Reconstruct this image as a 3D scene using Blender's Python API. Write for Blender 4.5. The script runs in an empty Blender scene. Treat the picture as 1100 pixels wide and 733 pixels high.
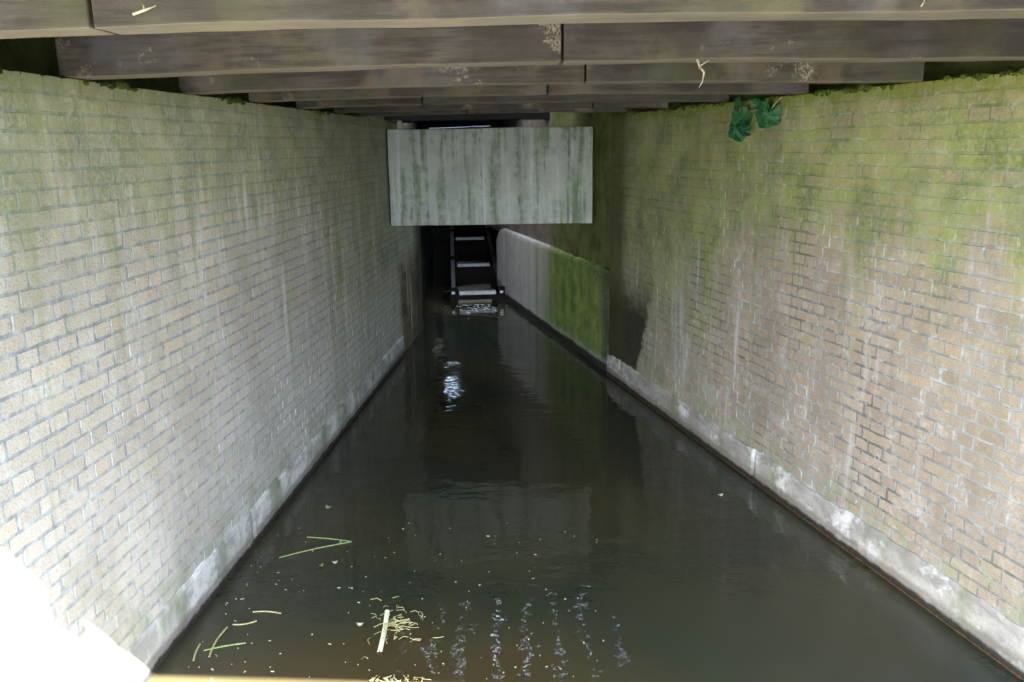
import bpy, bmesh, math, random
from mathutils import Vector, Matrix
random.seed(7)
sc = bpy.context.scene
COL = sc.collection
R = math.radians

# ------------------------------------------------------------------ node helper
class NT:
    def __init__(s, name):
        s.m = bpy.data.materials.new(name); s.m.use_nodes = True
        s.t = s.m.node_tree; s.t.nodes.clear()
        s.out = s.t.nodes.new('ShaderNodeOutputMaterial')
        s.b = s.t.nodes.new('ShaderNodeBsdfPrincipled')
        s.t.links.new(s.b.outputs[0], s.out.inputs[0])
        s.tc = s.t.nodes.new('ShaderNodeTexCoord')
        s.obj = s.tc.outputs['Object']
    def put(s, sock, v):
        if isinstance(v, bpy.types.NodeSocket): s.t.links.new(v, sock)
        elif isinstance(v, tuple) and len(v) == 3 and sock.type == 'RGBA': sock.default_value = (*v, 1)
        else: sock.default_value = v
    def map(s, scale=(1, 1, 1), loc=(0, 0, 0), vec=None):
        n = s.t.nodes.new('ShaderNodeMapping')
        s.put(n.inputs[0], vec or s.obj); n.inputs['Scale'].default_value = scale; n.inputs['Location'].default_value = loc
        return n.outputs[0]
    def noise(s, scale=5, detail=4, rough=.55, vec=None, dist=0):
        n = s.t.nodes.new('ShaderNodeTexNoise')
        s.put(n.inputs['Vector'], vec or s.obj)
        n.inputs['Scale'].default_value = scale; n.inputs['Detail'].default_value = detail
        n.inputs['Roughness'].default_value = rough; n.inputs['Distortion'].default_value = dist
        return n.outputs[0]
    def streak(s, sx, sz, loc=(0, 0, 0), detail=4, dist=0):
        return s.noise(1, detail, .6, s.map((sx, 1, sz), loc), dist)
    def vor(s, scale, vec=None, feature='F1', out=0):
        n = s.t.nodes.new('ShaderNodeTexVoronoi'); n.feature = feature
        s.put(n.inputs['Vector'], vec or s.obj); n.inputs['Scale'].default_value = scale
        return n.outputs[out]
    def ramp(s, v, a, b, lo=0., hi=1.):
        n = s.t.nodes.new('ShaderNodeMapRange'); n.interpolation_type = 'SMOOTHSTEP'
        s.put(n.inputs[0], v)
        for i, x in enumerate((a, b, lo, hi)): n.inputs[i+1].default_value = x
        return n.outputs[0]
    def m_(s, op, a, b=0., clamp=False):
        n = s.t.nodes.new('ShaderNodeMath'); n.operation = op; n.use_clamp = clamp
        s.put(n.inputs[0], a); s.put(n.inputs[1], b)
        return n.outputs[0]
    def mul(s, a, b): return s.m_('MULTIPLY', a, b)
    def add(s, a, b): return s.m_('ADD', a, b)
    def mix(s, f, a, b, mode='MIX'):
        n = s.t.nodes.new('ShaderNodeMix'); n.data_type = 'RGBA'; n.blend_type = mode
        s.put(n.inputs[0], f); s.put(n.inputs[6], a); s.put(n.inputs[7], b)
        return n.outputs[2]
    def attr(s, name):
        n = s.t.nodes.new('ShaderNodeAttribute'); n.attribute_name = name
        return n
    def xyz(s):
        n = s.t.nodes.new('ShaderNodeSeparateXYZ'); s.put(n.inputs[0], s.obj); return n.outputs
    def bump(s, h, strength=.5, dist=.01):
        n = s.t.nodes.new('ShaderNodeBump'); s.put(n.inputs['Height'], h)
        n.inputs['Strength'].default_value = strength; n.inputs['Distance'].default_value = dist
        s.t.links.new(n.outputs[0], s.b.inputs['Normal'])
    def fin(s, col, rough=.85, spec=.3, **kw):
        s.put(s.b.inputs['Base Color'], col); s.put(s.b.inputs['Roughness'], rough)
        s.put(s.b.inputs['Specular IOR Level'], spec)
        for k, v in kw.items(): s.put(s.b.inputs[k], v)
        return s.m

# ------------------------------------------------------------------ materials
def mat_brick(name, side):
    """side: 'L' or 'R'.  object X runs along the wall, Z is height over the water."""
    n = NT(name); x, y, z = n.xyz()
    tint = n.attr('tint').outputs['Fac']; mort = n.attr('mortar').outputs['Fac']
    sgn = 1 if side == 'L' else -1
    D = x if side == 'L' else n.mul(x, -1.)
    grit = n.noise(140, 3, .6); med = n.noise(22, 4, .6); big = n.noise(1.6, 4, .6)
    if side == 'R':
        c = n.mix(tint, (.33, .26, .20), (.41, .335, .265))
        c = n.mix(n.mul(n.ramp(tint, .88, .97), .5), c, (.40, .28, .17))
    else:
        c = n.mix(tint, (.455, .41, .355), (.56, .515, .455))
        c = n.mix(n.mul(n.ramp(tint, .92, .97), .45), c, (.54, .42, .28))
    c = n.mix(n.ramp(grit, .42, .68), c, n.mix(.42, c, (.12, .1, .08)))
    pit = n.mul(n.ramp(n.vor(75), .22, .10), n.ramp(n.noise(18, 3), .45, .6))
    c = n.mix(n.mul(pit, .6), c, (.10, .09, .08))
    c = n.mix(n.mul(n.ramp(med, .5, .72), .45), c, (.52, .48, .42))
    mc = n.mix(n.ramp(med, .3, .7), (.19, .21, .24), (.34, .37, .41)) if side == 'L' else n.mix(n.ramp(big, .35, .65), (.12, .12, .12), (.30, .31, .32))
    mc = n.mix(n.mul(n.ramp(n.noise(11, 5, .7, n.map(loc=(3, 0, 6))), .49, .62), .5 if side == 'L' else .6), mc, (.50, .51, .52))
    c = n.mix(mort, c, mc)
    # lime wash / efflorescence smeared over joints and faces
    lime = n.mul(n.ramp(n.noise(5, 5, .65, n.map((1, 1, .55))), .45, .68), n.ramp(n.noise(34, 3, .7), .35, .65))
    st = n.streak(9, .7, detail=5)
    wst = n.ramp(st, .55, .70)
    if side == 'L':
        low = n.ramp(z, 1.5, .45)
        lime = n.m_('MAXIMUM', n.mul(lime, .75), n.mul(low, n.ramp(med, .25, .7, .1, .5)))
        lime = n.m_('MAXIMUM', lime, n.mul(n.mul(wst, n.ramp(D, 2.2, 4.5, .45, 1.)), .9))
        c = n.mix(lime, c, (.60, .61, .62))
    else:
        near = n.ramp(D, 2.5, 6.0, .35, 1.)
        lime = n.m_('MAXIMUM', n.mul(lime, .45), n.mul(n.mul(wst, n.ramp(z, 2.2, 1.0)), near))
        spots = n.mul(n.ramp(n.noise(7, 5, .7, n.map((1, 1, .8), (3, 1, 2))), .56, .64), n.ramp(n.noise(60, 3, .7), .4, .6))
        lime = n.m_('MAXIMUM', lime, n.mul(spots, .7))
        c = n.mix(lime, c, (.50, .50, .51))
    soil = n.ramp(n.add(n.mul(n.streak(2.6, .7, (5, 0, 8), 5), .6), n.mul(n.noise(3.5, 5, .7, n.map(loc=(9, 1, 1))), .4)), .44, .60)
    c = n.mix(n.mul(soil, .30 if side == 'L' else .38), c, (.22, .215, .17) if side == 'L' else (.17, .15, .12))
    # green algae: dense along the top, running down in streaks
    s1 = n.streak(6.5, .22, (7, 0, 3), 6); s2 = n.streak(22, .35, (1, 0, 9), 4)
    sv = n.add(n.mul(s1, .6), n.mul(s2, .4))
    if side == 'R':
        top = n.ramp(z, 1.2, 2.3)
        far = n.ramp(D, 4.6, 7.4, 0., .30)
        g = n.ramp(n.add(n.add(sv, n.mul(top, .42)), far), .52, .74)
        gc = n.mix(n.ramp(n.noise(3.2, 4), .35, .65), (.105, .15, .028), (.24, .285, .075))
        g = n.mul(g, n.ramp(z, .35, 1.5, .25, .95))
    else:
        top = n.ramp(z, 1.45, 2.34)
        far = n.ramp(D, 4.4, 8.6, 0., .26)
        g = n.ramp(n.add(n.add(sv, n.mul(top, .32)), far), .52, .70)
        gc = n.mix(n.ramp(n.noise(3.2, 4), .35, .65), (.13, .18, .075), (.28, .31, .14))
        g = n.mul(g, n.ramp(z, .3, 1.4, .35, .85))
        g = n.m_('MAXIMUM', g, n.mul(n.mul(n.ramp(n.add(D, n.mul(n.streak(6, .4, (3, 0, 4), 5), 1.6)), 8.3, 9.1), n.ramp(n.noise(14, 5, .7), .35, .6)), .85))
    g = n.mul(n.mul(g, n.ramp(n.noise(45, 4, .75), .3, .6, .45, 1.)), n.ramp(tint, 0., 1., .62, 1.))
    g = n.mul(g, n.ramp(n.noise(13, 4, .7), .3, .55, .6, 1.))
    c = n.mix(g, c, gc)
    # fringe of moss on the very top course
    tm = n.mul(n.ramp(n.add(z, n.mul(n.noise(9, 4, .7), .22)), 2.36, 2.46), .8 if side == 'R' else .45)
    c = n.mix(tm, c, (.14, .165, .02) if side == 'R' else (.15, .17, .05))
    # greenish algae band just over the plinth
    band = n.mul(n.ramp(n.add(z, n.mul(n.noise(4, 4, .6), .25)), .52, .36), n.ramp(n.noise(6, 4), .4, .6))
    c = n.mix(n.mul(band, .5), c, (.24, .27, .17))
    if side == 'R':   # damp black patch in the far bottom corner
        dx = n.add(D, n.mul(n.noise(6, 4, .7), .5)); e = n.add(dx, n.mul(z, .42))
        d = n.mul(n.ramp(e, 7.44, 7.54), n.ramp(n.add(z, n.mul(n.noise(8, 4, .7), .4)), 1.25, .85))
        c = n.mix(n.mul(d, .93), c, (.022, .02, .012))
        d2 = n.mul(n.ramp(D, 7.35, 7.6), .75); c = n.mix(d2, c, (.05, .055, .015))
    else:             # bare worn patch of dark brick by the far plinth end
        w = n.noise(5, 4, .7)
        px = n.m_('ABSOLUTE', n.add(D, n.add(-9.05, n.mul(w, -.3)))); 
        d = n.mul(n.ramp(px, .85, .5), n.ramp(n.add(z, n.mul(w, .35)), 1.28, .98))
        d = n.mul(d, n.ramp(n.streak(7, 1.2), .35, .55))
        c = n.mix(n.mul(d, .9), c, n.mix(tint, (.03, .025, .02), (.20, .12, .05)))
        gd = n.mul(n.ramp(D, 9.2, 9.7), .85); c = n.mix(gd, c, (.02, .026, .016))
    hgt = n.add(n.add(n.mul(grit, .35), n.mul(med, .8)), n.mul(n.noise(60, 4, .7), .5))
    n.bump(hgt, .75, .006)
    return n.fin(c, .88, .25)

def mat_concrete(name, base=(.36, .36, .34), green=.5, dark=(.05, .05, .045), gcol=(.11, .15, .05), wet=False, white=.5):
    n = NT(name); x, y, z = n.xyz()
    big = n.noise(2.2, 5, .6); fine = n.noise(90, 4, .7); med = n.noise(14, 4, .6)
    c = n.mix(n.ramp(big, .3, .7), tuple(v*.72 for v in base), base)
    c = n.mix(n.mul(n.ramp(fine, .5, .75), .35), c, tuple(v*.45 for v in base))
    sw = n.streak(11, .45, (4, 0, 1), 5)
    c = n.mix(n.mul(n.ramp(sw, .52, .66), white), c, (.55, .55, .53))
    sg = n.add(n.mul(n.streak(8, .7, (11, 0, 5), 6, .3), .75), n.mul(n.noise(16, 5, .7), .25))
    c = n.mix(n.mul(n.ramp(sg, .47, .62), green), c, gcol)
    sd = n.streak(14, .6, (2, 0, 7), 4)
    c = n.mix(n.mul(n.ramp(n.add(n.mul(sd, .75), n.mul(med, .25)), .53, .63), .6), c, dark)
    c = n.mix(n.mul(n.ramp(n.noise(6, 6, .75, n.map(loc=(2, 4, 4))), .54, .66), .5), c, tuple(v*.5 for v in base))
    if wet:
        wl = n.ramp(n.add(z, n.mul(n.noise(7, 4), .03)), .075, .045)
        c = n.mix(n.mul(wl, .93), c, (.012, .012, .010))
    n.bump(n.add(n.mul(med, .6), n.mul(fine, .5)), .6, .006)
    return n.fin(c, .8, .3)

def mat_plinth(name, side):
    n = NT(name); x, y, z = n.xyz()
    big = n.noise(3.2, 5, .65, n.map((.8, 1, 2))); fine = n.noise(80, 4, .7); med = n.noise(16, 5, .7)
    base = (.42, .39, .365) if side == 'R' else (.52, .52, .50)
    c = n.mix(n.ramp(big, .35, .65), tuple(v*.6 for v in base), base)
    c = n.mix(n.mul(n.ramp(n.noise(2.4, 5, .7, n.map((1, 1, 1.4), (5, 2, 1))), .50, .62), .85), c, (.70, .69, .69))
    c = n.mix(n.mul(n.ramp(med, .52, .66), .45), c, (.20, .215, .21))
    c = n.mix(n.mul(n.ramp(n.streak(4, 1.0, (1, 0, 2)), .5, .64), .6), c, (.17, .19, .10))
    lower = n.ramp(n.add(z, n.mul(med, .05)), .115, .085)
    c = n.mix(n.mul(lower, .65), c, (.15, .125, .10))
    wl = n.ramp(n.add(z, n.mul(n.noise(9, 4, .7), .05)), .070, .048)
    c = n.mix(n.mul(wl, .95), c, (.012, .011, .009))
    c = n.mix(n.mul(n.ramp(fine, .55, .8), .4), c, tuple(v*.4 for v in base))
    n.bump(n.add(n.mul(med, .7), n.mul(fine, .5)), .8, .010)
    return n.fin(c, .8, .3)

def mat_timber(name='weathered_timber', pale=0.):
    n = NT(name); x, y, z = n.xyz()
    ra = n.attr('tint').outputs['Fac']
    off = n.t.nodes.new('ShaderNodeCombineXYZ'); n.put(off.inputs[0], n.mul(ra, 37.)); n.put(off.inputs[1], n.mul(ra, 13.))
    va = n.t.nodes.new('ShaderNodeVectorMath'); va.operation = 'ADD'; n.put(va.inputs[0], n.obj); n.put(va.inputs[1], off.outputs[0])
    v = va.outputs[0]
    grain = n.noise(1, 6, .65, n.map((3, 40, 45), vec=v)); med = n.noise(9, 5, .65, v); big = n.noise(2.6, 4, .6, v); fine = n.noise(110, 3, .7, v)
    c = n.mix(n.ramp(big, .3, .7), (.036, .029, .025), (.074, .061, .052))
    c = n.mix(n.mul(n.ramp(grain, .42, .62), .75), c, (.026, .021, .018))
    c = n.mix(n.mul(n.ramp(n.noise(3.6, 4, .6, n.map(loc=(8, 3, 1), vec=v)), .52, .66), .5), c, (.135, .105, .065))     # ochre
    c = n.mix(n.mul(n.ramp(n.noise(3.0, 5, .6, n.map(loc=(2, 9, 4), vec=v)), .52, .66), .35), c, (.105, .105, .115))     # bluish bloom
    c = n.mix(n.mul(n.ramp(n.noise(2.1, 5, .6, n.map(loc=(5, 1, 7), vec=v)), .50, .66), .45), c, (.075, .08, .04))       # algae
    c = n.mix(n.mul(n.mul(n.ramp(n.noise(2.8, 6, .7, n.map(loc=(1, 6, 2), vec=v)), .57, .64), n.ramp(fine, .42, .58)), .55), c, (.33, .28, .21))  # lichen
    if pale: c = n.mix(n.ramp(med, .25, .7, pale*.7, pale), c, (.30, .26, .20))
    n.bump(n.add(n.add(n.mul(grain, .7), n.mul(med, .5)), n.mul(fine, .3)), .7, .006)
    return n.fin(c, .82, .3)

def mat_simple(name, a, b, scale=12, rough=.8, spec=.3, bump=.3, **kw):
    n = NT(name); f = n.noise(scale, 5, .65)
    c = n.mix(n.ramp(f, .3, .7), a, b)
    n.bump(n.noise(scale*4, 4, .7), bump, .005)
    return n.fin(c, rough, spec, **kw)

def mat_moss(name):
    n = NT(name)
    c = n.mix(n.ramp(n.noise(9, 4), .3, .7), (.045, .065, .010), (.15, .17, .035))
    c = n.mix(n.mul(n.ramp(n.noise(60, 3), .5, .7), .6), c, (.22, .22, .08))
    n.bump(n.noise(120, 4, .8), 1., .02)
    return n.fin(c, .95, .1)

def mat_wall_green(name):
    n = NT(name); x, y, z = n.xyz()
    c = n.mix(n.ramp(n.noise(5, 5, .65), .3, .7), (.06, .08, .022), (.15, .175, .06))
    c = n.mix(n.mul(n.ramp(n.streak(6, .6), .5, .65), .5), c, (.16, .165, .07))
    far = n.ramp(n.add(x, n.mul(n.noise(2, 3), .6)), -9.3, -9.9)
    c = n.mix(n.mul(far, .9), c, n.mix(n.ramp(n.noise(4, 4), .4, .6), (.26, .20, .17), (.14, .14, .15)))
    n.bump(n.add(n.noise(20, 5, .7), n.mul(n.noise(90, 3), .5)), .8, .012)
    return n.fin(c, .92, .2)

def mat_low_wall(name):
    n = NT(name); x, y, z = n.xyz()
    D = n.mul(x, -1.)
    big = n.noise(2, 5, .6); fine = n.noise(70, 4, .7); med = n.noise(12, 4, .6)
    blot = n.noise(5, 6, .7)
    c = n.mix(n.ramp(n.add(n.mul(n.streak(3.2, .3, detail=6), .4), n.mul(blot, .6)), .36, .64), (.50, .47, .44), (.63, .61, .575))
    c = n.mix(n.mul(n.ramp(n.add(n.mul(n.streak(7, .3, (3, 0, 0), 6), .7), n.mul(med, .3)), .48, .64), .6), c, (.24, .205, .195))
    g = n.ramp(n.add(D, n.mul(n.add(n.streak(4, .25, (9, 0, 2), 5), n.mul(blot, .9)), -1.75)), 9.15, 7.75)
    gc = n.mix(n.ramp(n.add(n.mul(n.streak(3.5, .2, (5, 0, 5), 6), .4), n.mul(blot, .6)), .38, .62), (.075, .125, .02), (.23, .32, .045))
    nearc = n.ramp(n.add(D, n.mul(n.add(n.streak(5, .3, (1, 0, 8), 6), n.mul(blot, .5)), .8)), 8.9, 8.4)
    gc = n.mix(n.mul(nearc, .8), gc, (.030, .042, .018))
    c = n.mix(n.mul(n.mul(g, n.ramp(n.noise(30, 4, .7), .25, .55, .75, 1.)), .95), c, gc)
    low = n.ramp(n.add(z, n.mul(med, .12)), .22, .12)
    c = n.mix(n.mul(low, .6), c, (.46, .47, .42))
    arris = n.mul(n.ramp(n.add(D, n.mul(med, .05)), 7.86, 7.82), .85)
    c = n.mix(arris, c, n.mix(n.ramp(med, .35, .65), (.16, .17, .06), (.42, .40, .30)))
    wl = n.ramp(n.add(z, n.mul(n.noise(6, 4), .06)), .13, .09)
    c = n.mix(n.mul(wl, .95), c, (.014, .012, .010))
    n.bump(n.add(n.mul(med, .6), n.mul(fine, .4)), .6, .008)
    return n.fin(c, .78, .3)

def mat_water():
    n = NT('canal_water')
    geo = n.t.nodes.new('ShaderNodeNewGeometry').outputs['Position']
    v1 = n.map((1, .8, 1), vec=geo)
    n1 = n.noise(4.6, 3, .5, n.map((.7, 1.35, 1), vec=geo), .25)
    n2 = n.noise(20, 3, .5, n.map((.8, 1.3, 1), (3, 1, 0), R_(geo, n)), .3)
    n3 = n.noise(2.2, 2, .5, v1)
    h = n.add(n.add(n.mul(n1, .62), n.mul(n2, .085)), n.mul(n3, .9))
    patch = n.ramp(n.noise(.9, 2, .5, n.map(loc=(4, 2, 0), vec=geo)), .35, .65, .55, 1.)
    n.bump(n.mul(h, patch), WBUMP, .02)
    c = n.mix(n.ramp(n.noise(.6, 3, .5, geo), .3, .7), (.022, .028, .020), (.044, .039, .020))
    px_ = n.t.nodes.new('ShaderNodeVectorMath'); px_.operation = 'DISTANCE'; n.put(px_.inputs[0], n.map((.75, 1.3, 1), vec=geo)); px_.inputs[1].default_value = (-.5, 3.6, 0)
    silt_glow = n.ramp(n.add(px_.outputs['Value'], n.mul(n.noise(2.2, 4, .6, geo), .7)), 1.6, .6)
    c = n.mix(n.mul(silt_glow, .8), c, (.040, .030, .013))  # brown glow of sun scattered in the silty water, painted into its colour
    return n.fin(c, .0, .5, IOR=1.37)
WBUMP = .36
def R_(geo, n):
    mp = n.t.nodes.new('ShaderNodeMapping'); n.put(mp.inputs[0], geo); mp.inputs['Rotation'].default_value = (0, 0, R(24)); return mp.outputs[0]

def mat_leaf():
    n = NT('dark_green_leaf'); inf = n.t.nodes.new('ShaderNodeObjectInfo')
    c = n.mix(inf.outputs['Random'], (.012, .085, .030), (.04, .19, .055))
    vein = n.vor(26, n.obj, 'DISTANCE_TO_EDGE')
    c = n.mix(n.ramp(vein, .06, .0), c, (.07, .26, .11))
    c = n.mix(n.mul(n.ramp(n.noise(30, 4), .45, .7), .4), c, (.01, .06, .03))
    n.bump(vein, .4, .004)
    return n.fin(c, .42, .4)
M = dict(
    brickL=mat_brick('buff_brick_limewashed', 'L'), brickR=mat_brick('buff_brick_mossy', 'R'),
    plinthL=mat_plinth('plinth_concrete_pale', 'L'), plinthR=mat_plinth('plinth_concrete_stained', 'R'),
    panel=mat_concrete('panel_concrete', (.41, .425, .375), .85, (.075, .09, .06), (.10, .155, .07), white=.55),
    dark=mat_concrete('damp_dark_concrete', (.05, .052, .048), .6, (.01, .01, .01), (.02, .03, .012), True, .1),
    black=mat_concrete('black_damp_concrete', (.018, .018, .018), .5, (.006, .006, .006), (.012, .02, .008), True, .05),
    lowwall=mat_low_wall('streaked_concrete'), green=mat_wall_green('algae_masonry'),
    timber=mat_timber(), plank=mat_timber('deck_plank_timber'), pale=mat_timber('underlit_pale_timber', .34),  # pale copy paints in water bounce on beam undersides; also weir sill
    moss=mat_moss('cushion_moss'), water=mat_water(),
    blackwood=mat_simple('wet_black_timber', (.006, .005, .005), (.014, .012, .010), 20, .85, .08),
    cap=mat_simple('wet_pale_timber', (.22, .21, .22), (.40, .39, .41), 18, .35, .5),
    steel=mat_simple('wet_steel', (.22, .23, .26), (.34, .36, .40), 30, .3, .5, Metallic=.9),
    rust=mat_simple('rusty_steel', (.03, .018, .010), (.11, .058, .022), 40, .8),
    leaf=mat_leaf(),
    stem=mat_simple('dry_stem', (.22, .17, .11), (.36, .28, .19), 60),
    reed=mat_simple('bleached_reed', (.55, .60, .42), (.75, .78, .62), 40, .6),
    blade=mat_simple('grass_blade', (.13, .20, .06), (.26, .32, .13), 40, .6),
    straw=mat_simple('yellow_straw', (.26, .24, .10), (.42, .40, .22), 40, .7),
    speck=mat_simple('floating_specks', (.25, .27, .13), (.55, .56, .42), 60, .7),
    dead=mat_simple('pale_dead_leaf', (.45, .42, .34), (.66, .62, .52), 30, .7),
    foam=mat_simple('water_foam', (.6, .63, .68), (.8, .82, .85), 40, .5),
    grass=mat_simple('bank_turf', (.035, .06, .012), (.08, .11, .03), 6, .95),
    root=mat_simple('pale_root', (.30, .25, .18), (.48, .41, .30), 60),
)

# ------------------------------------------------------------------ mesh helpers
def link(name, bm, mat, parent=None, smooth=False):
    me = bpy.data.meshes.new(name); bm.normal_update(); bm.to_mesh(me); bm.free()
    if smooth:
        for p in me.polygons: p.use_smooth = True
    for m in (mat if isinstance(mat, (list, tuple)) else [mat]): me.materials.append(m)
    o = bpy.data.objects.new(name, me); COL.objects.link(o)
    if parent: o.parent = parent
    return o
def tag(o, label=None, cat=None, group=None, kind=None):
    if label: o['label'] = label
    if cat: o['category'] = cat
    if group: o['group'] = group
    if kind: o['kind'] = kind
    return o
def empty(name, loc=(0, 0, 0), rz=0, **kw):
    o = bpy.data.objects.new(name, None); COL.objects.link(o); o.location = loc; o.rotation_euler = (0, 0, rz)
    o.empty_display_size = .1
    return tag(o, **kw)
def box(bm, x0, x1, y0, y1, z0, z1, jit=0, mi=0):
    v = [bm.verts.new((x+random.uniform(-jit, jit), y+random.uniform(-jit, jit), z+random.uniform(-jit, jit)))
         for x in (x0, x1) for y in (y0, y1) for z in (z0, z1)]
    fs = []
    for f in ((0, 1, 3, 2), (4, 6, 7, 5), (0, 4, 5, 1), (2, 3, 7, 6), (0, 2, 6, 4), (1, 5, 7, 3)):
        q = bm.faces.new([v[i] for i in f]); q.material_index = mi; fs.append(q)
    return fs
def hexa(bm, P):
    """P: 4 bottom corners then 4 top corners, both counter-clockwise"""
    v = [bm.verts.new(p) for p in P]
    for f in ((3, 2, 1, 0), (4, 5, 6, 7), (0, 1, 5, 4), (1, 2, 6, 5), (2, 3, 7, 6), (3, 0, 4, 7)):
        bm.faces.new([v[i] for i in f])
def tube(bm, pts, rad, k=6):
    pts = [Vector(p) for p in pts]; rings = []
    for i, p in enumerate(pts):
        t = (pts[min(i+1, len(pts)-1)]-pts[max(i-1, 0)]).normalized()
        a = t.orthogonal().normalized(); b = t.cross(a)
        r = rad[i] if isinstance(rad, (list, tuple)) else rad
        rings.append([bm.verts.new(p+(a*math.cos(2*math.pi*j/k)+b*math.sin(2*math.pi*j/k))*r) for j in range(k)])
    for i in range(len(rings)-1):
        for j in range(k): bm.faces.new((rings[i][j], rings[i][(j+1) % k], rings[i+1][(j+1) % k], rings[i+1][j]))
    bm.faces.new(rings[0][::-1]); bm.faces.new(rings[-1])
def bevel(bm, w, seg=1):
    bmesh.ops.bevel(bm, geom=bm.edges[:], offset=w, segments=seg, affect='EDGES', profile=.5)
def rough(bm, amt, scale=4., seed=0., axis=None):
    from mathutils import noise as mn
    for v in bm.verts:
        d = mn.noise_vector(v.co*scale+Vector((seed, seed*1.7, seed*.3)))*amt
        if axis is not None: d = Vector(tuple(d[i] if i in axis else 0 for i in range(3)))
        v.co += d

# ------------------------------------------------------------------ geometry of the place (metres, water at z = 0)
TOP = 2.3465
XL, AL = -1.72227, .0686117
XR, AR = 2.74990, -.238379
def lx(y): return XL+math.tan(AL)*y
def rx(y): return XR+math.tan(AR)*y
rotL = math.pi/2-AL          # local +X runs away from the camera along the left wall
rotR = -math.pi/2-AR         # local +X runs towards the camera along the right wall

def brick_mesh(x0, x1, z0, z1, seed):
    rnd = random.Random(seed)
    bm = bmesh.new(); tl = bm.loops.layers.float_color.new('tint'); ml = bm.loops.layers.float_color.new('mortar')
    def setc(fs, t, m):
        for f in fs:
            for l in f.loops: l[tl] = (t, t, t, 1); l[ml] = (m, m, m, 1)
    course = .0615; nrow = int(round((z1-z0)/course))
    from mathutils import noise as mn
    for r in range(nrow):
        zz1 = z1-r*course; zz0 = zz1-course+.0105
        pitch = .22 if r % 2 else .11
        x = x0-(.055 if r % 2 else 0)
        while x < x1-.02:
            w = pitch-.0105+rnd.uniform(-.004, .004)
            a, b = max(x, x0), min(x+w, x1)
            x += pitch
            if b-a < .03: continue
            j = lambda s: rnd.uniform(-s, s)
            d = rnd.uniform(-.0009, .0004)
            bev = rnd.uniform(.0010, .0018)
            wav = lambda xx: mn.noise(Vector((xx*1.3, r*.37, seed)))*.004
            nm = 3 if b-a > .15 else 1
            cor = [(a, zz0), (b, zz0), (b, zz1), (a, zz1)]; out = []
            rag = rnd.choice((.0012, .0018, .0018, .003))
            for e in range(4):
                p, q = cor[e], cor[(e+1) % 4]; m_ = nm if e in (0, 2) else 1
                for u in range(m_+1):
                    f_ = u/(m_+1); px, pz = p[0]+(q[0]-p[0])*f_, p[1]+(q[1]-p[1])*f_
                    out.append((px+j(rag), pz+wav(px)+j(rag)))
            chip = rnd.random()
            if chip < .12:
                ci = rnd.choice((0, nm+1, nm+3, 2*nm+4)) % len(out)
                out[ci] = (out[ci][0]*.9+.1*(a+b)/2, out[ci][1]*.8+.2*(zz0+zz1)/2)
            cx, cz = (a+b)/2, (zz0+zz1)/2; hw, hh = (b-a)/2, (zz1-zz0)/2
            tilt = j(.0008); K = len(out)
            vb = [bm.verts.new((p[0], .016, p[1])) for p in out]
            vm = [bm.verts.new((p[0], d+bev*.8, p[1])) for p in out]
            vf = [bm.verts.new((cx+(p[0]-cx)*(1-bev/hw), d+tilt*(p[0]-cx)/hw+j(.0005), cz+(p[1]-cz)*(1-bev/hh))) for p in out]
            fs = [bm.faces.new(vf)]; sd = []; bv = []
            for i in range(K):
                k = (i+1) % K
                sd.append(bm.faces.new((vb[i], vb[k], vm[k], vm[i]))); bv.append(bm.faces.new((vm[i], vm[k], vf[k], vf[i])))
            t = rnd.random(); setc(fs, t, 0.); setc(sd, t, .9); setc(bv, t, .8)
    return bm, setc

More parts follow.
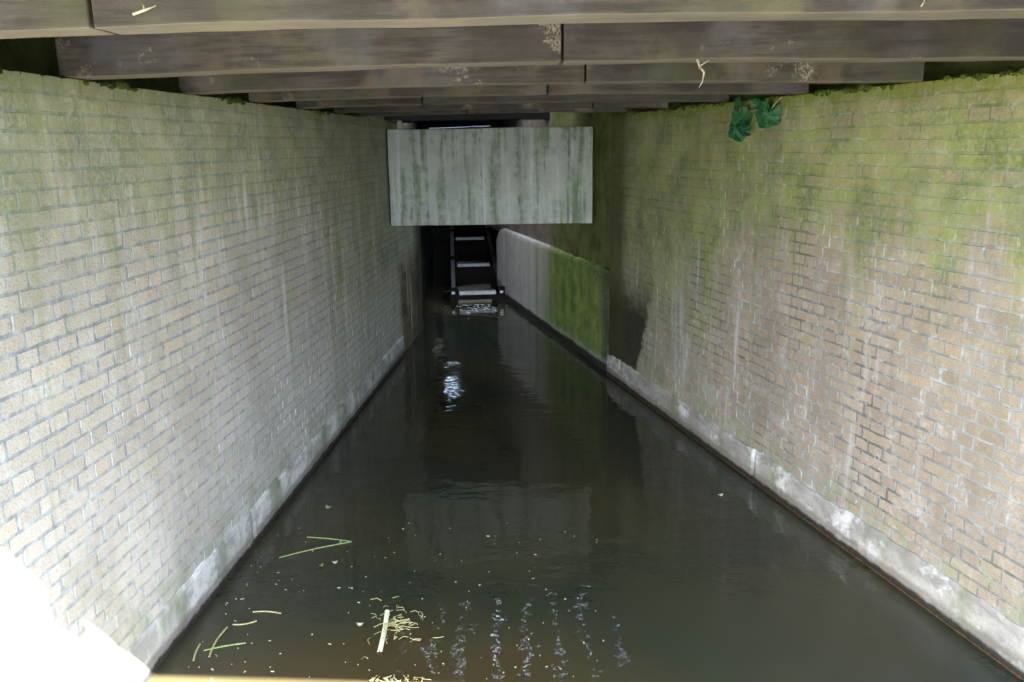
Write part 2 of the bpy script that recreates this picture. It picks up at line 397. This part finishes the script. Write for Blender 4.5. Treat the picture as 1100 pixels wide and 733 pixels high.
def brick_wall(side):
    rot = rotL if side == 'L' else rotR
    cosA = math.cos(AL if side == 'L' else AR)
    base = (XL, 0, 0) if side == 'L' else (XR, 0, 0)
    if side == 'L':
        root = empty('brick_wall', base, rot, label='pale limewashed brick wall left of the water, partly in bright sun', cat='wall', group='brick walls of the underpass')
        D0, D1 = -1.5, 9.8; pl1 = 8.52
        X0, X1 = D0/cosA, D1/cosA; px0, px1 = X0, pl1/cosA
    else:
        root = empty('brick_wall', base, rot, label='tan brick wall right of the water with mossy green top and leaves', cat='wall', group='brick walls of the underpass')
        D0, D1 = -1.5, 7.62
        X0, X1 = -D1/cosA, -D0/cosA; px0, px1 = X0, X1
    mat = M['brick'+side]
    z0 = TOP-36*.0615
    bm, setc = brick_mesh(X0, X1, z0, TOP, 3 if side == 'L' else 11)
    # mortar and core behind the bricks
    fs = box(bm, X0-(0 if side == 'R' else 9), X1+(9 if side == 'R' else 0), (.0012 if side == 'L' else .0020), .30, -.6, TOP-.006)
    setc(fs, .5, 1.)
    o = link('brick_face', bm, mat, root)
    # concrete plinth with ragged top, cast in lengths
    bm = bmesh.new(); rnd = random.Random(5)
    from mathutils import noise as mn
    nseg = int((px1-px0)/.03); vs = []
    for i in range(nseg+1):
        x = px0+(px1-px0)*i/nseg
        h = .205+mn.noise(Vector((x*2.1, 3.1, 0 if side == 'L' else 9)))*.035+mn.noise(Vector((x*9, 1, 2)))*.018+mn.noise(Vector((x*31, 5, 2)))*.008
        g = abs(((x+.45) % 2.35)-1.17) > 1.163
        dep = -.012 if not g else -.004
        vs.append([bm.verts.new((x, yy, zz)) for yy, zz in ((.005, -.5), (dep-.006, -.5), (dep-.004, .07), (dep-.002, h-.022), (dep+.006, h-.004), (.005, h))])
    for i in range(nseg):
        for k in range(5): bm.faces.new((vs[i][k], vs[i][k+1], vs[i+1][k+1], vs[i+1][k]))
    bm.faces.new(vs[0]); bm.faces.new(vs[-1][::-1])
    bmesh.ops.recalc_face_normals(bm, faces=bm.faces[:])
    link('plinth', bm, M['plinth'+side], root)
    # mossy upstand behind the beam seat
    bm = bmesh.new(); xe = X1 if side == 'L' else X1+9; xs = X0-9 if side == 'L' else X0
    box(bm, xs, xe, .33, .62, 1.9, 2.54)
    link('upstand', bm, M['green'], root)
    # moss fringe on the edge of the top course
    bm = bmesh.new(); rnd = random.Random(21 if side == 'L' else 22)
    for i in range(620):
        x = rnd.uniform(X0, X1)
        dens = mn.noise(Vector((x*1.9, 7, 4 if side == 'L' else 8)))
        if dens < (-.1 if side == 'R' or x < 3.2 else .12): continue
        r = rnd.uniform(.006, .015)*(1+max(0, dens)*.6)
        if side == 'L' and x < 3.4: r *= 1.25
        mt = Matrix.Translation((x, rnd.uniform(-.003, .022), TOP+rnd.uniform(-.012, .004))) @ Matrix.Diagonal((rnd.uniform(.9, 2.2), 1, rnd.uniform(.6, 1.1), 1))
        bmesh.ops.create_icosphere(bm, subdivisions=2, radius=r, matrix=mt)
    rough(bm, .006, 60)
    mo = link('moss', bm, M['moss'], root); mo['kind'] = 'stuff'
    if side == 'R':
        bm = bmesh.new(); box(bm, X0, X1, -.023, -.0185, -.3, .009); rough(bm, .002, 9)
        link('rusty_edging', bm, M['rust'], root)
    return root
wl = brick_wall('L'); wr = brick_wall('R')

# ------------------------------------------------------------------ concrete wall continuing the right side, masonry above it
cR = math.cos(AR)
lw = empty('concrete_wall', (XR, 0, 0), rotR, label='low concrete wall streaked green and grey beyond the right brick wall', cat='wall')
bm = bmesh.new()
xs0, xs1 = -12.15/cR, -7.625/cR
prof = [(0., -.6), (0., .93), (.008, .962), (.03, .972), (.12, .972), (.12, -.6)]
nn = 40; rings = []
for i in range(nn+1):
    x = xs0+(xs1-xs0)*i/nn
    drop = max(0, 1-(x-xs0)/.35)**2*.16
    rings.append([bm.verts.new((x, y-(.0 if i < nn else 0), z-(drop if z > 0 else 0))) for y, z in prof])
for i in range(nn):
    for k in range(len(prof)):
        q = (k+1) % len(prof); bm.faces.new((rings[i][k], rings[i][q], rings[i+1][q], rings[i+1][k]))
bm.faces.new(rings[0]); bm.faces.new(rings[-1][::-1])
bmesh.ops.recalc_face_normals(bm, faces=bm.faces[:])
rough(bm, .003, 1.5, 1)
link('wall_body', bm, M['lowwall'], lw)
bm = bmesh.new(); rnd = random.Random(31)
for i in range(60):
    x = rnd.uniform(xs0+2.3, xs1); 
    bmesh.ops.create_icosphere(bm, subdivisions=2, radius=rnd.uniform(.006, .013), matrix=Matrix.Translation((x, rnd.uniform(.03, .06), .970)) @ Matrix.Diagonal((1.8, 1, .6, 1)))
rough(bm, .008, 50)
tag(link('moss', bm, M['moss'], lw), kind='stuff')

um = empty('masonry_wall', (XR, 0, 0), rotR, label='mossy green masonry wall set back above the low concrete wall', cat='wall')
bm = bmesh.new(); box(bm, -17.6/cR, -7.63/cR, .065, .5, .9, 2.54)
bmesh.ops.subdivide_edges(bm, edges=bm.edges[:], cuts=14, use_grid_fill=True); rough(bm, .012, 5, 2)
link('wall_body', bm, M['green'], um)

# dark walls of the far chamber
def plain_wall(name, a, b, thick, z0, z1, mat, label, side):
    (ax, ay), (bx, by) = a, b
    L = math.hypot(bx-ax, by-ay); root = empty(name, (ax, ay, 0), math.atan2(by-ay, bx-ax), label=label, cat='wall')
    bm = bmesh.new(); box(bm, 0, L, 0 if side > 0 else -thick, thick if side > 0 else 0, z0, z1)
    bmesh.ops.subdivide_edges(bm, edges=bm.edges[:], cuts=10, use_grid_fill=True); rough(bm, .01, 4, ax)
    link('wall_body', bm, mat, root); return root
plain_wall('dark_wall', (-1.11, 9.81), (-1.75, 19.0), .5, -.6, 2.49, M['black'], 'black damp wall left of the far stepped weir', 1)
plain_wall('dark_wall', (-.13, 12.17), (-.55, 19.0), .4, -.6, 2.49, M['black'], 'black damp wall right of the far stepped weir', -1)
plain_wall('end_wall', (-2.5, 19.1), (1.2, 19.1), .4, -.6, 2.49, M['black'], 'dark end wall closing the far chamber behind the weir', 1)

# ------------------------------------------------------------------ hanging concrete panel
hp = empty('concrete_panel', (-.18, 8.12, 0), label='pale concrete slab with green streaks hung across the passage', cat='panel')
bm = bmesh.new(); box(bm, -.962, .968, 0, .16, 1.362, 2.262)
bmesh.ops.subdivide_edges(bm, edges=bm.edges[:], cuts=8, use_grid_fill=True); bevel_edges = None
rough(bm, .006, 2.5, 4, (0, 2))
po = link('slab', bm, M['panel'], hp)
mb = po.modifiers.new('bevel', 'BEVEL'); mb.width = .008; mb.limit_method = 'ANGLE'; mb.segments = 2
bm = bmesh.new(); bmesh.ops.create_cone(bm, cap_ends=True, segments=10, radius1=.026, radius2=.022, depth=.085, matrix=Matrix.Translation((-.845, .05, 2.30)))
bevel(bm, .006); link('lifting_peg', bm, M['panel'], hp)

# ------------------------------------------------------------------ timber bridge
br = empty('timber_bridge', (0, 4.4, TOP), label='weathered dark timber bridge deck on cross beams over the water', cat='bridge')
def beam_piece(x0, x1, yb, skew, th, h, seed):
    bm = bmesh.new(); tl = bm.loops.layers.float_color.new('tint')
    box(bm, x0, x1, yb-th, yb, TOP+.003, TOP+h)
    cuts = max(2, int((x1-x0)/.1))
    ed = [e for e in bm.edges if abs((e.verts[0].co-e.verts[1].co).x) > .05]
    bmesh.ops.subdivide_edges(bm, edges=ed, cuts=cuts, use_grid_fill=True)
    ends = [e for e in bm.edges if len(e.link_faces) == 2 and e.calc_face_angle(0) > .8]
    bmesh.ops.bevel(bm, geom=ends, offset=.006, segments=2, affect='EDGES', profile=.5)
    rough(bm, .004, 3, seed, (1, 2)); rough(bm, .002, 14, seed, (1, 2)); rough(bm, .001, 45, seed, (1, 2))
    bm.normal_update()
    for f in bm.faces:
        for l in f.loops: l[tl] = (seed % 1, seed % 1, seed % 1, 1)
        f.material_index = 1 if f.normal.z < -.6 else 0  # undersides coloured paler to carry light bounced off the water
    for v in bm.verts:      # slight upward camber and the skew of the crossing
        v.co.z += CAMBER*max(0, 1-(v.co.x/1.55)**2); v.co.y += skew*v.co.x
    o = link('beam', bm, [M['timber'], M['pale']], None)
    o.parent = br; o.matrix_parent_inverse = Matrix.Translation((0, -4.4, -TOP))
    return o
CAMBER = .018
rb = random.Random(2)
for i, (yb, sk, th, jx) in enumerate([(2.03, -.035, .13, -.90), (3.06, -.07, .14, .18), (4.02, -.04, .14, .34), (4.86, -.04, .14, .21), (5.7, -.03, .14, -.55), (6.6, -.03, .14, .62), (7.42, -.02, .14, -.35)]):
    ov = .03 if i else .25
    beam_piece(lx(yb)-ov, jx-.004, yb, sk, th, .185, .13+i*.137)
    beam_piece(jx+.004, rx(yb)+ov, yb+.001, sk, th, .185, .58+i*.173)
# deck planks run along the passage with narrow gaps
Y1 = 7.98
x = -2.6; k = 0
while x < 3.6:
    w = rb.uniform(.265, .30); gap = rb.uniform(.012, .017); Y0 = 1.03-.0703*(x+.3)
    bm = bmesh.new(); tl = bm.loops.layers.float_color.new('tint')
    box(bm, x, x+w, Y0, Y1+rb.uniform(-.02, .02), TOP+.2035+rb.uniform(0, .003), TOP+.253)
    bevel(bm, .004); t = rb.random()
    for f in bm.faces:
        for l in f.loops: l[tl] = (t, t, t, 1)
    o = link('deck_plank', bm, M['plank']); o.parent = br; o.matrix_parent_inverse = Matrix.Translation((0, -4.4, -TOP))
    x += w+gap
# fascia board along the near edge (its shadow is the edge of the sunlit patch)
bm = bmesh.new(); tl = bm.loops.layers.float_color.new('tint')
hexa(bm, [(-2.7, 1.2, TOP+.16), (3.7, .75, TOP+.16), (3.7, .80, TOP+.16), (-2.7, 1.25, TOP+.16), (-2.7, 1.2, TOP+.30), (3.7, .75, TOP+.30), (3.7, .80, TOP+.30), (-2.7, 1.25, TOP+.30)])
bevel(bm, .006)
o = link('fascia_board', bm, M['plank']); o.parent = br; o.matrix_parent_inverse = Matrix.Translation((0, -4.4, -TOP))
bm = bmesh.new()
box(bm, -.52, -.39, 1.03, 1.09, TOP+.05, TOP+.17); bevel(bm, .008)  # unseen block added to cast the notch in the sun patch edge
o = link('shadow_notch_block', bm, M['rust']); o.parent = br; o.matrix_parent_inverse = Matrix.Translation((0, -4.4, -TOP))

# far cover over the weir: unseen slats added to let sky light in, then solid slabs
fc = empty('far_deck', (-.4, 9.6, 2.4), label='dark far deck roofing the passage behind the hanging slab', cat='deck')
x = -1.5
while x < 2.3:
    bm = bmesh.new(); box(bm, x, x+.042, -.93, 1.25, .11, .195); bevel(bm, .003)
    link('sky_fill_slat', bm, M['plank'], fc); x += .042+.045  # added for sky light on the far concrete wall, gaps too narrow for sun
for x0_, x1_ in ((-2.4, -.92), (-.38, 2.4)):
    bm = bmesh.new(); box(bm, x0_, x1_, 6.205, 6.85, .10, .19); bevel(bm, .01); link('glint_slit_slab', bm, M['black'], fc)  # unseen slabs added to narrow the sky slit behind the water glint
bm = bmesh.new(); box(bm, -2.4, 2.4, 6.855, 9.4, .10, .19); bevel(bm, .01); link('sun_block_slab', bm, M['black'], fc)  # unseen slab added to keep sun out beyond the slit
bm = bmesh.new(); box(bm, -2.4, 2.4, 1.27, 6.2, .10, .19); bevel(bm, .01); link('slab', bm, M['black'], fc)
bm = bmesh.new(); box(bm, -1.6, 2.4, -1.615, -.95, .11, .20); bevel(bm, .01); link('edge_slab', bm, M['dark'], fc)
for yy in (.1, 2.3, 4.4, 6.4):
    bm = bmesh.new(); box(bm, -1.2, 1.5, yy, yy+.14, -.02, .098); bevel(bm, .006); link('joist', bm, M['blackwood'], fc)
bm = bmesh.new(); tube(bm, [(-.45, -.3, -.11), (.20, -.3, -.095)], .003); 
link('pipe', bm, M['steel'], fc)

# ------------------------------------------------------------------ stepped weir at the far end
az = math.atan2(-.27, 3.9)
wv = empty('stepped_weir', (-.467, 11.5, 0), -az*0+math.atan2(.27, 3.9), label='dark stepped weir with pale board caps between steel rails', cat='weir')
steps = [(0, .145, .255), (1.8, .285, .258), (3.92, .48, .256), (6.0, .64, .255)]
for i, (d, zt, hw) in enumerate(steps):
    bm = bmesh.new(); box(bm, -hw-.05, hw+.05, d, d+.06, -.5, zt-.052); bevel(bm, .004)
    b = link('weir_board', bm, M['blackwood'], wv)
    bm = bmesh.new(); box(bm, -hw, hw, d-.012, d+.075, zt-.05, zt, .002); bevel(bm, .006, 2)
    link('board_cap', bm, M['cap'], b)
    if i == 0:
        bm = bmesh.new(); box(bm, -hw-.01, hw-.06, d-.10, d-.04, .0, .035, .004); bevel(bm, .006, 2); link('lower_sill', bm, M['pale'], b)
for s in (-1, 1):
    bm = bmesh.new()
    for d in (0., 1.8, 3.92, 6.0):
        zt = .2+d*.111; box(bm, s*.34-.04, s*.34+.04, d-.05, d+.06, -.5, zt)
        bevel(bm, .005); link('side_post', bm, M['blackwood'], wv); bm = bmesh.new()
    bm.free()
    bm = bmesh.new(); x = s*.33
    P = [(x-.03, -.05, .16), (x+.03, -.05, .16), (x+.03, 6.2, .85), (x-.03, 6.2, .85)]
    hexa(bm, [(a, b, c-.05) for a, b, c in P]+P); bevel(bm, .008, 2)
    link('rail', bm, M['steel'], wv)
    bm = bmesh.new(); box(bm, s*.315-.02, s*.315+.02, -.02, 6.4, -.5, .02); 
    hexa(bm, [(x-.02, -.02, -.4), (x+.02, -.02, -.4), (x+.02, 6.3, -.4), (x-.02, 6.3, -.4), (x-.02, -.02, .1), (x+.02, -.02, .1), (x+.02, 6.3, .79), (x-.02, 6.3, .79)])
    link('side_board', bm, M['blackwood'], wv)

# ------------------------------------------------------------------ water, ground
def sheet(name, pts, mat, kind='structure'):
    bm = bmesh.new(); bm.faces.new([bm.verts.new(p) for p in pts]); return tag(link(name, bm, mat), kind=kind)
wp = [(-3.2, -12), (6.2, -12), (3.2, 0), (.2, 12.4), (-.2, 19.1), (-2.0, 19.1), (-1.3, 9.8), (-1.85, 0)]
bm = bmesh.new(); lo = [bm.verts.new((a, b, -1.)) for a, b in wp]; hi = [bm.verts.new((a, b, 0)) for a, b in wp]
bm.faces.new(hi); bm.faces.new(lo[::-1])
for i in range(8): bm.faces.new((lo[i], lo[(i+1) % 8], hi[(i+1) % 8], hi[i]))
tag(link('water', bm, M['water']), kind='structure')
bm = bmesh.new()
for i, (d, zt, hw) in enumerate(steps[:3]):
    d1 = steps[i+1][0]; v = [bm.verts.new(p) for p in ((-.31, d+.04, zt-.065), (.31, d+.04, zt-.065), (.31, d1, zt-.065), (-.31, d1, zt-.065))]; bm.faces.new(v)
pw = link('pool_water', bm, M['water']); pw.location = wv.location; pw.rotation_euler = wv.rotation_euler; tag(pw, kind='structure')
bm = bmesh.new()
def quad(*p): bm.faces.new([bm.verts.new(q) for q in p])
G = 2.525
quad((-90, -90, G), (-3.1, -90, G), (lx(-10.5)-.55, -10.5, G), (lx(9.8)-.55, 9.8, G), (-90, 9.8, G))
quad((-90, 9.8, G), (-1.60, 9.8, G), (-2.2, 19.3, G), (-90, 19.3, G))
quad((90, -90, G), (90, 9, G), (rx(9)+.5, 9, G), (rx(-10.5)+.6, -10.5, G), (6.5, -90, G))
quad((90, 9, G), (90, 19.3, G), (-.1, 19.3, G), (.2, 12.4, G), (rx(9)+.5, 9, G))
quad((-90, 19.3, G+.3), (90, 19.3, G+.3), (90, 120, G+.3), (-90, 120, G+.3))
quad((-3.1, -90, G), (6.5, -90, G), (6.5, -90, -.5), (-3.1, -90, -.5))
quad((-3.1, -90, G), (-3.1, -90, -.5), (lx(-10.5)-.1, -10.5, -.5), (lx(-10.5)-.55, -10.5, G))
quad((6.5, -90, G), (rx(-10.5)+.6, -10.5, G), (rx(-10.5)+.1, -10.5, -.5), (6.5, -90, -.5))
tag(link('ground', bm, M['grass']), kind='structure')

# ------------------------------------------------------------------ leafy sprig on the right wall
fx, fy = math.cos(rotR), math.sin(rotR)
def rw(D, z, out=0.):          # point on the right wall face, `out` metres off it
    return Vector((rx(D), D, z))+Vector((-math.cos(AR), math.sin(AR), 0))*out
base = rw(5.08, 2.25)
sp = empty('climbing_plant', base, label='small sprig of dark green lobed leaves hanging on the mossy wall', cat='plant')
def leaf_mesh(size, seed):
    rnd = random.Random(seed); bm = bmesh.new(); n = 28
    c = bm.verts.new((0, 0, .012)); ring = []; mid = []
    for i in range(n):
        a = 2*math.pi*i/n - math.pi/2
        r = .92+.09*math.cos(5*(a-math.pi/2))+.03*math.sin(9*a+seed)+rnd.uniform(-.02, .02)
        d = abs((a+math.pi/2+math.pi) % (2*math.pi)-math.pi)
        if d < .35: r *= .45+d
        x, y = math.cos(a)*r*size, math.sin(a)*r*size
        ring.append(bm.verts.new((x, y, -.06*r*r*size+rnd.uniform(-.05, .05)*size)))
        mid.append(bm.verts.new((x*.5, y*.5, .02*size*math.cos(5*a)+.01)))
    for i in range(n):
        k = (i+1) % n
        bm.faces.new((c, mid[i], mid[k])); bm.faces.new((mid[i], ring[i], ring[k], mid[k]))
    bmesh.ops.solidify(bm, geom=bm.faces[:], thickness=.0012)
    return bm
Rm = Matrix(((.85, 0, -.527), (-.527, 0, -.85), (0, 1, 0)))   # leaf plane parallel to the wall: x along wall, y up, z off the wall
rl = random.Random(9)
for i, (D, z, s, out, spin, tilt) in enumerate([(5.36, 2.15, .062, .05, .3, .55), (5.41, 2.232, .046, .06, 1.5, -.9), (5.42, 2.075, .064, .035, .1, .15), (5.30, 2.085, .050, .07, -.6, .6),
                                            (5.06, 2.155, .072, .055, -.35, .3), (5.16, 2.225, .036, .06, -1.2, -.5), (5.12, 2.115, .040, .04, .5, .7)]):
    o = link('leaf', leaf_mesh(s*1.15, i+3), M['leaf'], sp, False)
    o.location = rw(D-.07, z+.095, out)-base
    o.rotation_euler = (Rm @ Matrix.Rotation(math.pi+spin, 3, 'Z') @ Matrix.Rotation(-tilt, 3, 'X')).to_euler()
bm = bmesh.new()
tube(bm, [rw(4.86, 2.345, .01)-base, rw(4.89, 2.345, .035)-base, rw(4.94, 2.31, .045)-base, rw(5.0, 2.27, .04)-base, rw(5.13, 2.29, .035)-base, rw(5.29, 2.28, .03)-base], .0045)
link('stem', bm, M['stem'], sp, True)

# ------------------------------------------------------------------ roots and twigs hanging from the timbers
def twig(pts, rad, label, name='dry_root', group='dry roots caught on the timbers'):
    p0 = Vector(pts[0]); bm = bmesh.new(); V = [Vector(p)-p0 for p in pts]
    tube(bm, V, [rad]*(len(V)-1)+[rad*.4])
    rr = random.Random(len(label))
    for q in V[1:]:
        e = q+Vector((rr.uniform(-.04, .04), rr.uniform(-.004, .004), rr.uniform(-.03, .02)))
        tube(bm, [q, (q+e)/2+Vector((.004, 0, .004)), e], [rad*.6, rad*.5, rad*.25], 5)
    o = link(name, bm, M['root'], None, True); o.location = p0
    return tag(o, label, 'root', group)

twig([(.62, 2.90, 2.372), (.63, 2.90, 2.345), (.645, 2.895, 2.325), (.64, 2.89, 2.30)], .004, 'branched dry root hanging under the second beam from the front')
twig([(.885, 1.862, 2.44), (.89, 1.860, 2.415), (.88, 1.860, 2.395), (.865, 1.860, 2.38)], .004, 'pale branched root clinging to the front beam at right')
twig([(-.80, 1.915, 2.385), (-.775, 1.913, 2.392), (-.75, 1.912, 2.40)], .003, 'short pale twig stuck on the lower edge of the front beam at left')

# ------------------------------------------------------------------ things floating on the water
def strip(name, a, b, w, mat, label, cat, group=None, bend=.02, z=.006):
    a, b = Vector((*a, 0)), Vector((*b, 0)); d = b-a; nrm = Vector((-d.y, d.x, 0)).normalized(); bm = bmesh.new(); N = 10; row = []
    for i in range(N+1):
        t = i/N; c = d*t+nrm*math.sin(t*math.pi)*bend
        ww = w*(.6+.4*math.sin(math.pi*min(1, t*1.3+.1))) if cat == 'grass blade' else w
        row.append((bm.verts.new(c-nrm*ww/2), bm.verts.new(c+Vector((0, 0, w*.22))), bm.verts.new(c+nrm*ww/2)))
    for i in range(N):
        bm.faces.new((row[i][0], row[i][1], row[i+1][1], row[i+1][0])); bm.faces.new((row[i][1], row[i][2], row[i+1][2], row[i+1][1]))
    r = bmesh.ops.extrude_face_region(bm, geom=bm.faces[:])
    for v in r['geom']:
        if isinstance(v, bmesh.types.BMVert): v.co.z -= .003
    bmesh.ops.recalc_face_normals(bm, faces=bm.faces[:])
    o = link(name, bm, mat); o.location = (a.x, a.y, z); return tag(o, label, cat, group)
strip('reed_stem', (-.598, 3.529), (-.584, 3.204), .020, M['reed'], 'thick pale reed stem lying lengthwise beside the straw tangle', 'reed', bend=.004)
strip('grass_blade', (-1.242, 4.065), (-.891, 4.235), .0075, M['blade'], 'longer of two green grass blades meeting in a point on the water', 'grass blade', 'green blades afloat', .012)
strip('grass_blade', (-1.15, 4.30), (-.895, 4.238), .007, M['blade'], 'shorter thin grass blade meeting the long green one at its tip', 'grass blade', 'green blades afloat', .008)
strip('straw', (-1.362, 3.157), (-1.378, 3.279), .007, M['straw'], 'short upright yellow straw floating nearest the left wall', 'straw', 'yellow straws afloat', .004)
strip('straw', (-1.304, 3.182), (-1.302, 3.408), .007, M['straw'], 'yellow straw crossing a greener blade near the left wall', 'straw', 'yellow straws afloat', .012)
strip('grass_blade', (-1.344, 3.23), (-1.18, 3.281), .0075, M['blade'], 'short green blade lying across the yellow straw near the left wall', 'grass blade', 'green blades afloat', .006)
strip('straw', (-1.223, 3.535), (-1.088, 3.518), .006, M['straw'], 'thin pale straw floating a little above the crossed straws', 'straw', 'yellow straws afloat', .01)
strip('straw', (-1.284, 3.43), (-1.183, 3.458), .006, M['straw'], 'thin curved straw floating just behind the crossed straws', 'straw', 'yellow straws afloat', -.012)
strip('straw', (-.590, 3.41), (-.486, 3.455), .007, M['straw'], 'yellow straw sticking out sideways from the thick pale reed', 'straw', 'yellow straws afloat', .004)
def small_leaf(x, y, s, rot, label, mat=None):
    bm = bmesh.new(); n = 12; c = bm.verts.new((0, 0, .004)); r = []
    for i in range(n):
        a = 2*math.pi*i/n; r.append(bm.verts.new((math.cos(a)*s*(1+.12*math.sin(3*a)), math.sin(a)*s*.55, .006*math.cos(2*a))))
    for i in range(n): bm.faces.new((c, r[i], r[(i+1) % n]))
    bmesh.ops.solidify(bm, geom=bm.faces[:], thickness=.002)
    o = link('fallen_leaf', bm, mat or M['dead'], None, True); o.location = (x, y, .009); o.rotation_euler = (0, 0, rot); tag(o, label, 'leaf', 'fallen leaves afloat')
small_leaf(1.257, 4.785, .020, .4, 'lone pale leaf floating on the right half of the water')
small_leaf(-.704, 3.415, .018, 0, 'pale bluish leaf floating just left of the thick reed')
small_leaf(-1.113, 4.69, .024, -.7, 'white leaf floating near the left wall beyond the grass blades')
small_leaf(-.935, 4.0, .016, .2, 'pale leaf floating right of the grass blade tips, in front of it')
small_leaf(-1.0, 3.97, .014, .9, 'small green round leaf floating just below the grass blades', M['blade'])
# straw tangle
bm = bmesh.new(); rt = random.Random(4)
for i in range(70):
    a = rt.uniform(0, 6.28); r = abs(rt.gauss(0, .07)); px, py = r*math.cos(a)*1.2, r*math.sin(a)*1.5
    L = rt.uniform(.012, .06); b = rt.uniform(0, 6.28); zz = rt.uniform(.002, .014)
    tube(bm, [(px, py, zz), (px+L*.5*math.cos(b), py+L*.5*math.sin(b), zz+.004), (px+L*math.cos(b+.4), py+L*math.sin(b+.4), zz)], rt.uniform(.0008, .0018), 4)
o = link('straw_tangle', bm, M['straw']); o.location = (-.545, 3.39, .003); tag(o, 'loose tangle of yellow straw bits around the thick pale reed', 'debris', kind='stuff')
bm = bmesh.new()
for i in range(45):
    px, py = rt.uniform(-.10, .12), rt.gauss(0, .018); L = rt.uniform(.01, .04); b = rt.uniform(0, 6.28)
    tube(bm, [(px, py, .004), (px+L*math.cos(b), py+L*math.sin(b), .008)], rt.uniform(.0008, .0018), 4)
o = link('straw_tangle', bm, M['straw']); o.location = (-.50, 3.0, .003); tag(o, 'yellow straw scum in the sunlit strip at the front', 'debris', kind='stuff')
# broken water at the foot of the weir
bm = bmesh.new()
for i in range(60):
    px, py = rt.gauss(-.47, .17), 11.28-abs(rt.gauss(0, .30)); s = rt.uniform(.004, .013)
    bmesh.ops.create_icosphere(bm, subdivisions=1, radius=s, matrix=Matrix.Translation((px, py, .0)) @ Matrix.Diagonal((1.8, 1., .3, 1)))
tag(link('foam', bm, M['foam']), 'white flecks of foam at the foot of the stepped weir', 'foam', kind='stuff')
# tiny specks
bm = bmesh.new()
for i in range(140):
    u = rt.random()**1.5; px = -1.38+u*1.9; py = 3.0+rt.random()**1.3*1.5
    if px < lx(py)+.08: continue
    s = rt.uniform(.0012, .0034) * (1.5 if rt.random() < .1 else 1); a0 = rt.uniform(0, 6)
    el = rt.choice((1, 1, 1.6, 3.2)); a1 = rt.uniform(0, 3.14); v = []
    for j in range(6):
        u_, w_ = math.cos(j*1.0472)*s*el*rt.uniform(.7, 1.2), math.sin(j*1.0472)*s*rt.uniform(.6, 1.2)
        v.append(bm.verts.new((px+u_*math.cos(a1)-w_*math.sin(a1), py+u_*math.sin(a1)+w_*math.cos(a1), .003)))
    f = bm.faces.new(v); r = bmesh.ops.extrude_face_region(bm, geom=[f])
    for q in r['geom']:
        if isinstance(q, bmesh.types.BMVert): q.co.z += .002
tag(link('floating_specks', bm, M['speck']), 'tiny pale specks of plant matter scattered on the water', 'debris', kind='stuff')

# ------------------------------------------------------------------ camera
f, th, ro = 904.7, .228079, -.01465796
cam = bpy.data.cameras.new('camera'); cam.sensor_width = 36; cam.lens = f/1100*36; cam.clip_start = .05; cam.clip_end = 500
co = bpy.data.objects.new('camera', cam); COL.objects.link(co)
r0 = Vector((1, 0, 0)); fw = Vector((0, math.cos(th), -math.sin(th))); u0 = Vector((0, math.sin(th), math.cos(th)))
c, s = math.cos(ro), math.sin(ro)
rt_, up_ = r0*c+u0*s, -r0*s+u0*c
m = Matrix((rt_, up_, -fw)).transposed().to_4x4(); m.translation = (0, 0, 2.1); co.matrix_world = m
sc.camera = co

# ------------------------------------------------------------------ light
w = bpy.data.worlds.new('World'); sc.world = w; w.use_nodes = True
nt = w.node_tree; bg = nt.nodes['Background']; sky = nt.nodes.new('ShaderNodeTexSky'); sky.sky_type = 'NISHITA'; sky.sun_disc = False; sky.dust_density = 1.5
sund = Vector((.57, -.815, 1.0))
sky.sun_elevation = math.asin(sund.normalized().z); sky.sun_rotation = math.atan2(sund.x, sund.y)
tcw = nt.nodes.new('ShaderNodeTexCoord'); nz = nt.nodes.new('ShaderNodeTexNoise'); nz.inputs['Scale'].default_value = 2.2; nz.inputs['Detail'].default_value = 5
nt.links.new(tcw.outputs['Generated'], nz.inputs['Vector'])
mr = nt.nodes.new('ShaderNodeMapRange'); mr.inputs[1].default_value = .42; mr.inputs[2].default_value = .56; nt.links.new(nz.outputs[0], mr.inputs[0])
mx = nt.nodes.new('ShaderNodeMix'); mx.data_type = 'RGBA'; nt.links.new(mr.outputs[0], mx.inputs[0]); nt.links.new(sky.outputs[0], mx.inputs[6]); mx.inputs[7].default_value = (4.3, 5.1, 6.2, 1)
nt.links.new(mx.outputs[2], bg.inputs[0]); bg.inputs[1].default_value = .085
sl = bpy.data.lights.new('sun', 'SUN'); sl.energy = 5.0; sl.angle = R(.6); sl.color = (1, .965, .90)
so = bpy.data.objects.new('sun', sl); COL.objects.link(so); so.rotation_euler = sund.to_track_quat('Z', 'Y').to_euler(); so.location = sund*10

sc.view_settings.view_transform = 'Standard'; sc.view_settings.look = 'None'; sc.view_settings.gamma = 1; sc.view_settings.use_curve_mapping = False
sc.view_settings.exposure = 4.85
sc.render.engine = 'CYCLES'
cy = sc.cycles
cy.use_denoising = True; cy.denoiser = 'OPENIMAGEDENOISE'
cy.max_bounces = 10; cy.diffuse_bounces = 6; cy.glossy_bounces = 5; cy.transmission_bounces = 4
cy.caustics_reflective = True; cy.blur_glossy = .16; cy.sample_clamp_indirect = 40
